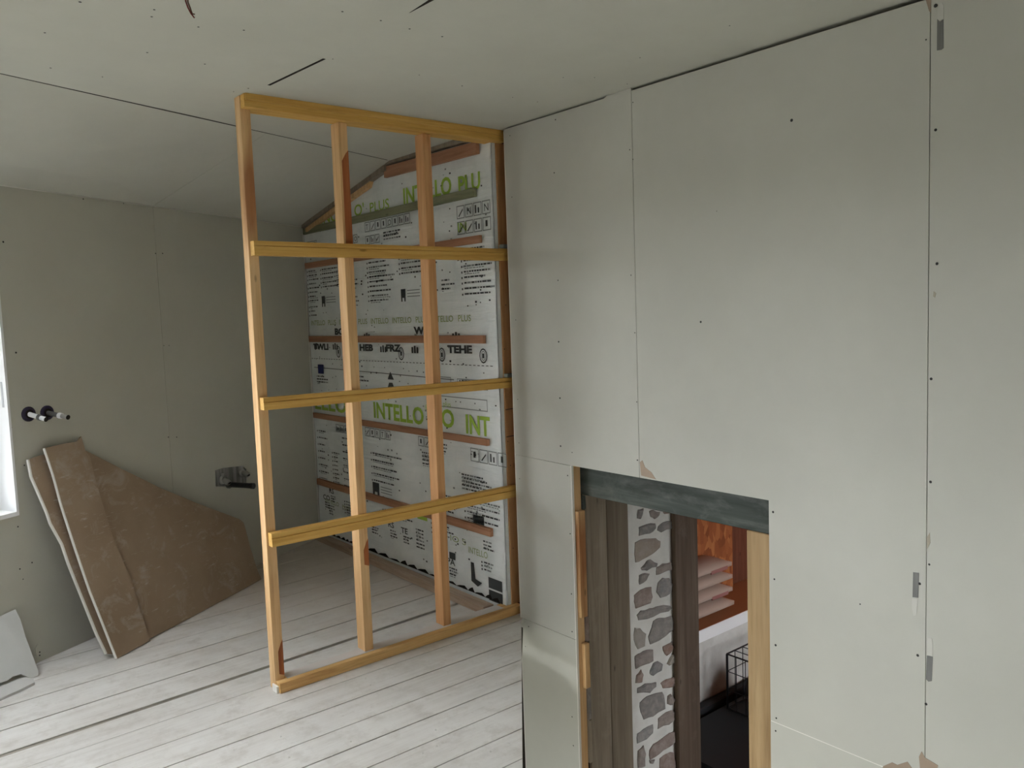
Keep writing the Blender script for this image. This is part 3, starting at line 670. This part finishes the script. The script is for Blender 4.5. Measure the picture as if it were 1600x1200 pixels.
box('head_batten', (1.340, FY-.008, 2.508), (2.70, FY-.0005, 2.5340), M_RAIL, t)
box('dust_layer', (1.385, FY+.030, .0452), (2.60, FY+.094, .0464), mat('white_dust', (.66, .61, .58), .95), t)
rail(1.881, 1.341, 2.722, .060, .040, z2=1.878); rail(1.235, 1.341, 2.712, .052, .040, z2=1.218); rail(.647, 1.341, 2.712, .058, .040, z2=.637)
for x0, x1, m in ((1.333, 1.3765, M_STUD), (1.775, 1.820, M_STUD), (2.223, 2.268, M_STUD2), (2.668, 2.726, M_STUD2)):
    if x0 < 1.34: fbox('stud', (x0, ST, .001), (x1, ST+.055, HC-.001), m)
    else: fbox('stud', (x0, ST, .0455), (x1, ST+(.070 if x0 < 2.5 else .060), 2.479), m)
prism('packer', [(1.326, FY+.012, .0), (1.3355, FY+.012, .0), (1.3355, FY+.060, .0), (1.326, FY+.060, .0)], (0, 0, .030), M_GYPSUM, t)
M_RED = wood('red_stained_pine', [(.20, .045, .015), (.34, .10, .03), (.42, .15, .05)], 2, knots=False)
for xa, xb, za, zb in ((1.786, 1.8202, 1.942, 2.36), (1.795, 1.8202, .46, .58), (1.354, 1.3767, .07, .22)):
    prism('stained_patch', [(xa, ST-.0006, za), (xb, ST-.0006, za-.01), (xb, ST-.0006, zb), (xa+(xb-xa)*.6, ST-.0006, zb-.015), (xa, ST-.0006, zb-.05)], (0, .0005, 0), M_RED, t, label='red brown stained patch')
# nails on the last stud
mb = MB()
for z in (1.10, .93, 1.42, .80, 1.65, .35): disc(mb, (2.69+random.uniform(-.015, .015), ST-.0003, z), (0, -1, 0), .003)
mb.build('nail_head', M_SCREW, t)
for z in (1.10, .955): MB().tube([(2.67, ST+.001, z), (2.712, ST-.012, z+.004)], .0025, 6).build('nail', M_OLDDARK, t)
for z in (1.942, 1.272): box('grey_wedge', (2.66, FY+.003, z), (2.72, FY+.035, z+.02), mat('grey_insulation', (.22, .23, .20), .95), t, bevel=.003)

# ------------------------------------------------------------------ leaning plasterboard offcuts
A1 = hit(183, 1030, (0, 0, 1), .001); A2 = hit(408, 908, (0, 0, 1), .001)
s, z = on_left(98, 692); TT = Lw(s, z, .045)
PN = (A2-A1).cross(TT-A1).normalized()
if PN.dot(CAM-A1) < 0: PN = -PN
def lean(name, px, off, th, m, **k):
    c = PN.dot(A1)-off
    pts = [hit(x, y, PN, c) for x, y in px]
    return pts
def offcut(name, px, off, th, lab, facecol=M_BROWN, edge=True):
    pts = lean(name, px, off, th, None)
    mn = min(p.z-th*PN.z for p in pts)
    pts = [Vector((p.x, p.y, max(p.z, .0008+max(0, th*PN.z)))) for p in pts]
    o = prism(name, pts, PN*-th, facecol, None, label=lab, category='plasterboard offcut')
    return o, pts
edgem = M_GYPSUM
def gyp_edge(o, pts, i0, i1, th, name='gypsum_edge', w=.004):
    """white core showing along a run of cut edges"""
    mb = MB(); cen = sum(pts, Vector())/len(pts)
    for i in range(i0, i1):
        a, b = pts[i], pts[i+1]; d = (b-a).normalized(); q = d.cross(PN).normalized()
        if q.dot(cen-a) > 0: q = -q
        mb.loft([a+PN*.0006-q*w*.4, a-PN*(th+.0003)-q*w*.4, a-PN*(th+.0003)+q*w, a+PN*.0006+q*w], [b+PN*.0006-q*w*.4, b-PN*(th+.0003)-q*w*.4, b-PN*(th+.0003)+q*w, b+PN*.0006+q*w])
    mb.build(name, edgem, o)
# front narrow sheet: vertices run down its left edge first
pa = [(70,700),(84,742),(97,790),(118,855),(142,925),(160,970),(183,1029),(235,1003),(205,905),(180,850),(155,770),(140,712),(134,706),(127,682),(120,690),(95,694)]
o, P = offcut('plasterboard_offcut', pa, 0, .010, 'narrow tall brown plasterboard offcut with a spike at its top, foremost of the brown sheets'); gyp_edge(o, P, 0, 6, .010)
pb = [(100,700),(134,704),(185,730),(250,762),(310,787),(374,811),(381,817),(392,858),(402,890),(409,907),(375,930),(320,958),(270,983),(228,1001),(190,930),(140,800)]
o, P = offcut('plasterboard_offcut', pb, .016, .010, 'wide brown plasterboard sheet with a slanting top edge, right behind the narrow one')
pc = [(45,718),(50,745),(62,772),(74,800),(80,818),(98,850),(108,880),(122,915),(140,960),(153,992),(167,1021),(178,1022),(170,990),(150,930),(110,820),(84,745),(76,709),(60,712)]
o, P = offcut('plasterboard_offcut', pc, .042, .010, 'brown plasterboard offcut with a ragged white edge, hindmost against the wall'); gyp_edge(o, P, 0, 10, .010, w=.006)

# grey offcut at the left edge of the picture
G1 = hit(60, 1056, (0, 0, 1), .001); G2 = hit(0, 1078, (0, 0, 1), .001); s, z = on_left(20, 953); GT = Lw(s, z, .02)
GN = (G2-G1).cross(GT-G1).normalized()
if GN.dot(CAM-G1) < 0: GN = -GN
gx = [(-22,966),(0,962),(24,952),(32,968),(40,995),(50,1022),(60,1048),(60,1055),(48,1060),(40,1056),(33,1053),(20,1057),(12,1063),(0,1067),(-22,1076)]
P = [hit(x, y, GN, GN.dot(G1)) for x, y in gx]; P = [Vector((p.x, p.y, max(p.z, .0015))) for p in P]; P = [p+NW*max(0, .013-(NW.dot(p)-CW)) for p in P]
prism('plasterboard_offcut', P, GN*-.0095, board_mat('pale_grey_offcut_paper', (.56, .565, .55)), None, label='pale grey plasterboard offcut with a broken lower edge, leaning at the foot of the wall', category='plasterboard offcut')
gx = [(-25,1066),(2,1063),(30,1056),(52,1060),(54,1066),(30,1078),(0,1091),(-25,1101)]
P = [hit(x, y, (0, 0, 1), .0125) for x, y in gx]
prism('plasterboard_scrap', P, (0, 0, -.0115), board_mat('scrap_paper', (.54, .53, .51)), None, label='flat broken plasterboard scrap lying in front of the leaning grey offcut', category='plasterboard offcut')
P = [hit(x, y, (0, 0, 1), .03) for x, y in [(50, 1012), (54, 1006), (56, 1020), (52, 1022)]]
prism('paper_curl', [Lw(*on_left(x, y), .02) for x, y in [(50,1012),(54,1006),(56,1020),(52,1024)]], NW*.002, M_BOARD_L, None, label='tiny torn curl of board paper by the grey offcut', category='scrap')

# ------------------------------------------------------------------ pipes on the left wall
M_PURP = mat('dark_purple_plastic', (.018, .012, .04), .35, .5); M_PIPEW = mat('white_pipe', (.75, .76, .78), .4, .5); M_PIPEG = mat('grey_pipe', (.12, .12, .115), .4, .5); M_CHROME = mat('dull_chrome', (.42, .42, .41), .38, .5, .75)
def stub(name, px, py, mpipe, L, lab, dz):
    s, z = on_left(px, py); c = Lw(s, z); t = empty(name, c, label=lab, category='pipe')
    MB().tube([c+NW*.0005, c+NW*.006, c+NW*.010], [.036, .036, .030], 20).build('collar', M_PURP, t, smooth=False)
    MB().tube([c+NW*.010, c+NW*.0105], [.022, .018], 16).build('collar_mouth', M_DARK, t)
    d = (NW+Vector((0, 0, dz))).normalized()
    MB().tube([c+NW*.004, c+d*L*.55], .0115, 14).build('pipe', mpipe, t)
    MB().tube([c+d*L*.55, c+d*L*.56, c+d*L*.68, c+d*L*.69], [.0115, .0145, .0145, .0115], 14).build('collet', M_PIPEW if mpipe is M_PIPEG else M_PIPEG, t)
    MB().tube([c+d*L*.69, c+d*L*.97], .0105, 14).build('pipe_end', M_PIPEW if mpipe is M_PIPEW else M_CHROME, t)
    MB().tube([c+d*L*.97, c+d*L*.972, c+d*L], [.012, .0075, .0075], 12).build('end_cap', M_DARK, t)
stub('pipe_stub', 44, 647, M_PIPEW, .125, 'white pipe stub in a dark purple collar, nearest the window', -.20)
stub('pipe_stub', 73, 645, M_PIPEG, .150, 'dark grey pipe stub in a dark purple collar beside the white one', -.14)
s, z = on_left(356, 745); c = Lw(s, z)
t = empty('shower_valve_bracket', c, label='metal bracket with two chrome elbows and a black pipe above the wide brown sheet', category='pipe bracket')
def q4(x0, y0, x1, y1): return [Lw(*on_left(x0, y1), .001), Lw(*on_left(x1, y1-2), .001), Lw(*on_left(x1, y0), .001), Lw(*on_left(x0, y0+2), .001)]
M_BR = wood('galvanised_bracket', [(.08, .08, .075), (.20, .20, .19), (.42, .42, .40)], 2, knots=False)
prism('backplate', [Lw(*on_left(x, y), .001) for x, y in [(336,735),(349,731),(378,728),(384,733),(384,756),(360,760),(337,760)]], NW*.004, M_BR, t)
for (x, y) in ((345, 750), (375, 738)):
    a = Lw(*on_left(x, y), .006)
    MB().tube([a, a+NW*.012, a+NW*.02], [.026, .026, .020], 16).build('elbow_body', M_CHROME, t)
    MB().tube([a+NW*.02, a+NW*.045+Vector((0, 0, -.010)), a+NW*.060+Vector((0, 0, -.018))], [.017, .019, .017], 14).build('elbow_outlet', M_CHROME, t)
    MB().tube([a+NW*.0605+Vector((0, 0, -.0185)), a+NW*.061+Vector((0, 0, -.0190))], .012, 12).build('elbow_mouth', M_DARK, t)
    MB().tube([a+Vector((0, 0, .014))+D*.01, a+Vector((0, 0, .04))+D*.012], .011, 12).build('elbow_tail', M_CHROME, t)
a = Lw(*on_left(356, 757), .004)
MB().tube([a, a+NW*.012], [.025, .025], 16).build('pipe_collar', M_PIPEG, t)
MB().tube([a+NW*.012, a+NW*.175, a+NW*.176, a+NW*.20], [.017, .017, .019, .019], 14).build('pipe', mat('black_pipe', (.03, .032, .035), .4), t)
# lead hanging from the ceiling
c0 = hit(290, -4, (0, 0, 1), HC)
t = empty('ceiling_cable', c0, label='thin red and brown wire ends hanging out of the ceiling', category='cable')
for k, (dx, m) in enumerate(((0, (.16, .02, .015)), (.006, (.10, .04, .02)))):
    pts = [c0+Vector((dx, 0, .004)), c0+Vector((dx, 0, -.012)), c0+Vector((dx+.004, -.003, -.028)), c0+Vector((dx*.6+.010, -.006, -.044)), c0+Vector((dx*.2+.018, -.010, -.056+.01*k))]
    MB().tube(pts, .0022, 6).build('wire', mat('wire_sheath', m, .5), t)

# ------------------------------------------------------------------ lower room seen through the opening
YD = 4.0; ZD = -.955
r2 = box('wall_beyond', (XT+.02, YD, -2.5), (8.3, YD+.12, ZD-.031), M_MORTAR, kind='structure', label='pale wall face below the orange deck edge', category='wall')
lf = box('floor_beyond', (XT+.02, YD-.012, ZD-.03), (8.3, 6.0, ZD), M_OSBFLOOR, kind='structure', label='orange brown deck seen through the low opening', category='floor')
box('edge_board', (XT+.02, YD-.018, ZD-.10), (8.3, YD-.0125, ZD-.002), M_WHITE, lf)
wo = box('wall_osb', (XT+.02, 4.42, ZD), (6.12, 4.5, 1.6), M_OSB, kind='structure', label='orange strand board wall behind the stacked bags', category='wall')
box('corner_post', (6.12, 4.46, ZD), (6.7, 4.56, 1.6), M_REDPOST, wo)
bf = box('floor_lower', (XT, -1.5, -2.5), (8.3, YD, -2.42), M_DARK, kind='structure', label='dark floor of the lower room', category='floor')
box('wall_end', (8.3, -1.5, -2.5), (8.4, 6, 1.6), M_OSB, kind='structure', label='end wall of the lower room', category='wall')
box('ceiling_lower', (XT, -1.8, 1.6), (8.4, 6, 1.7), M_OSB, kind='structure', label='ceiling of the lower room', category='ceiling')
mb = MB()
for a, b in [((XT, -1.8, -2.5), (5.0, -1.5, 1.6)), ((6.6, -1.8, -2.5), (8.4, -1.5, 1.6)), ((5.0, -1.8, -2.5), (6.6, -1.5, -.6)), ((5.0, -1.8, 1.3), (6.6, -1.5, 1.6))]: mb.box(a, b)  # unseen wall, window opening added to light the lower room
mb.build('wall_lower', M_BOARD, kind='structure', label='unseen wall of the lower room with an added window opening', category='wall')
# stack of paper bags
M_BAG = mat('bag_paper', (.40, .30, .25), .6)
M_BAGP = mat('bag_print', (.30, .13, .12), .6)
NB = 4
labs = ['topmost plaster bag of the stack on the orange deck', 'second plaster bag from the top of the stack', 'plaster bag lying second from the bottom of the stack', 'lowest plaster bag of the stack resting on the deck']
hb = .113
for k in range(NB):
    z0 = ZD+.001+(NB-1-k)*hb; jx = random.uniform(-.02, .02); jyy = random.uniform(-.012, .012)
    nx, nyy = 10, 6; vs = []; fs = []
    X0, X1, Y0, Y1 = 5.08+jx, 5.66+jx, 4.09+jyy, 4.385+jyy
    for side in (0, 1):
        for j in range(nyy+1):
            for i in range(nx+1):
                u = i/nx*2-1; v = j/nyy*2-1; e2 = (1-abs(u)**4)*(1-abs(v)**3)
                h = hb*.48*(.25+.75*e2)+ .001*math.sin(i*2.1+j*1.7+k)*e2
                zc = z0+hb*.5; vs.append((X0+(X1-X0)*i/nx, Y0+(Y1-Y0)*j/nyy, zc+(h if side else -hb*.48*(.35+.65*e2))))
    n1 = (nx+1)*(nyy+1)
    for sd in (0, 1):
        for j in range(nyy):
            for i in range(nx):
                a = sd*n1+j*(nx+1)+i; fs.append((a, a+1, a+nx+2, a+nx+1))
    ring = [i for i in range(nx+1)]+[j*(nx+1)+nx for j in range(1, nyy+1)]+[nyy*(nx+1)+i for i in range(nx-1, -1, -1)]+[j*(nx+1) for j in range(nyy-1, 0, -1)]
    for q in range(len(ring)): a, b = ring[q], ring[(q+1) % len(ring)]; fs.append((a, b, b+n1, a+n1))
    o = obj('plaster_bag', vs, fs, M_BAG, None, smooth=True, label=labs[k], category='bag', group='bags stacked on the deck')
    if k in (0, 2): 
        box('printed_band', (X0+.30, Y0-.0015, z0+.022), (X0+.52, Y0+.01, z0+.052), M_BAGP, o)
# dark bench and wire crate
M_BLACK = mat('black_fabric', (.012, .013, .016), .7); M_WIRE = mat('black_wire', (.012, .012, .014), .4)
pbx = hit(1137, 1108, (0, 1, 0), 3.80); BT = pbx.z
t = empty('dark_bench', (5.3, 3.5, -2.42), label='near black padded bench under the pale wall, seen low through the opening', category='bench')
box('base', (4.4, 2.9, -2.42), (7.2, 3.90, BT-.082), M_BLACK, t, bevel=.01); box('cushion', (4.38, 2.86, BT-.08), (7.22, 3.88, BT), mat('dark_slate_fabric', (.012, .015, .018), .6), t, bevel=.03)
box('backrest', (4.38, 3.905, -2.42), (7.22, 3.985, BT+.03), M_BLACK, t, bevel=.01)
cx, cy, cz = pbx.x, 3.80, BT+.008
t = empty('wire_crate', (cx+.3, cy-.2, cz), label='black wire crate standing on the dark bench beyond the opening', category='crate')
W_, D_, H_ = .62, .42, .44
for k in range(7):
    x = cx+k*W_/6; r = .010 if k == 0 else .0035
    MB().tube([(x, cy, cz), (x, cy, cz+H_)], r, 6).build('upright_wire', M_WIRE, t)
    MB().tube([(x, cy-D_, cz), (x, cy-D_, cz+H_)], .0035 if k else .010, 6).build('upright_wire', M_WIRE, t)
    MB().tube([(x, cy-D_, cz+H_), (x, cy, cz+H_)], .0035, 6).build('top_wire', M_WIRE, t)
for k in range(1, 5): MB().tube([(cx, cy-D_*k/5, cz), (cx, cy-D_*k/5, cz+H_)], .0035, 6).build('upright_wire', M_WIRE, t)
for z in (0, .15, .30, H_):
    r = .007 if z in (0, H_) else .0035
    MB().tube([(cx, cy-D_, cz+z+.003), (cx, cy, cz+z+.003), (cx+W_, cy, cz+z+.003), (cx+W_, cy-D_, cz+z+.003), (cx, cy-D_, cz+z+.003)], r, 6).build('hoop_wire', M_WIRE, t)
def blob(name, c, r, m, par=None, **k):
    bm = bmesh.new(); bmesh.ops.create_icosphere(bm, subdivisions=3, radius=1)
    for v in bm.verts:
        n = v.co.copy(); q = 1+.10*math.sin(n.x*5+n.y*3)+.07*math.sin(n.z*7+n.x*4)
        v.co = Vector((n.x*r[0]*q, n.y*r[1]*q, max(n.z, -.6)*r[2]*q))
    vs = [v.co+Vector(c) for v in bm.verts]; fs = [[v.index for v in f.verts] for f in bm.faces]; bm.free()
    return obj(name, vs, fs, m, par, smooth=True, **k)
blob('bundled_blanket', (cx+.21, cy-.21, cz+.14), (.17, .14, .17), mat('dark_grey_blanket', (.05, .052, .045), .9), None, label='dark grey bundled blanket inside the wire crate', category='blanket')
blob('brown_ball', (cx+.17, cy-.30, cz+.377), (.055, .055, .055), mat('brown_leather', (.09, .035, .02), .5), None, label='small reddish brown ball on the blanket inside the crate', category='ball')
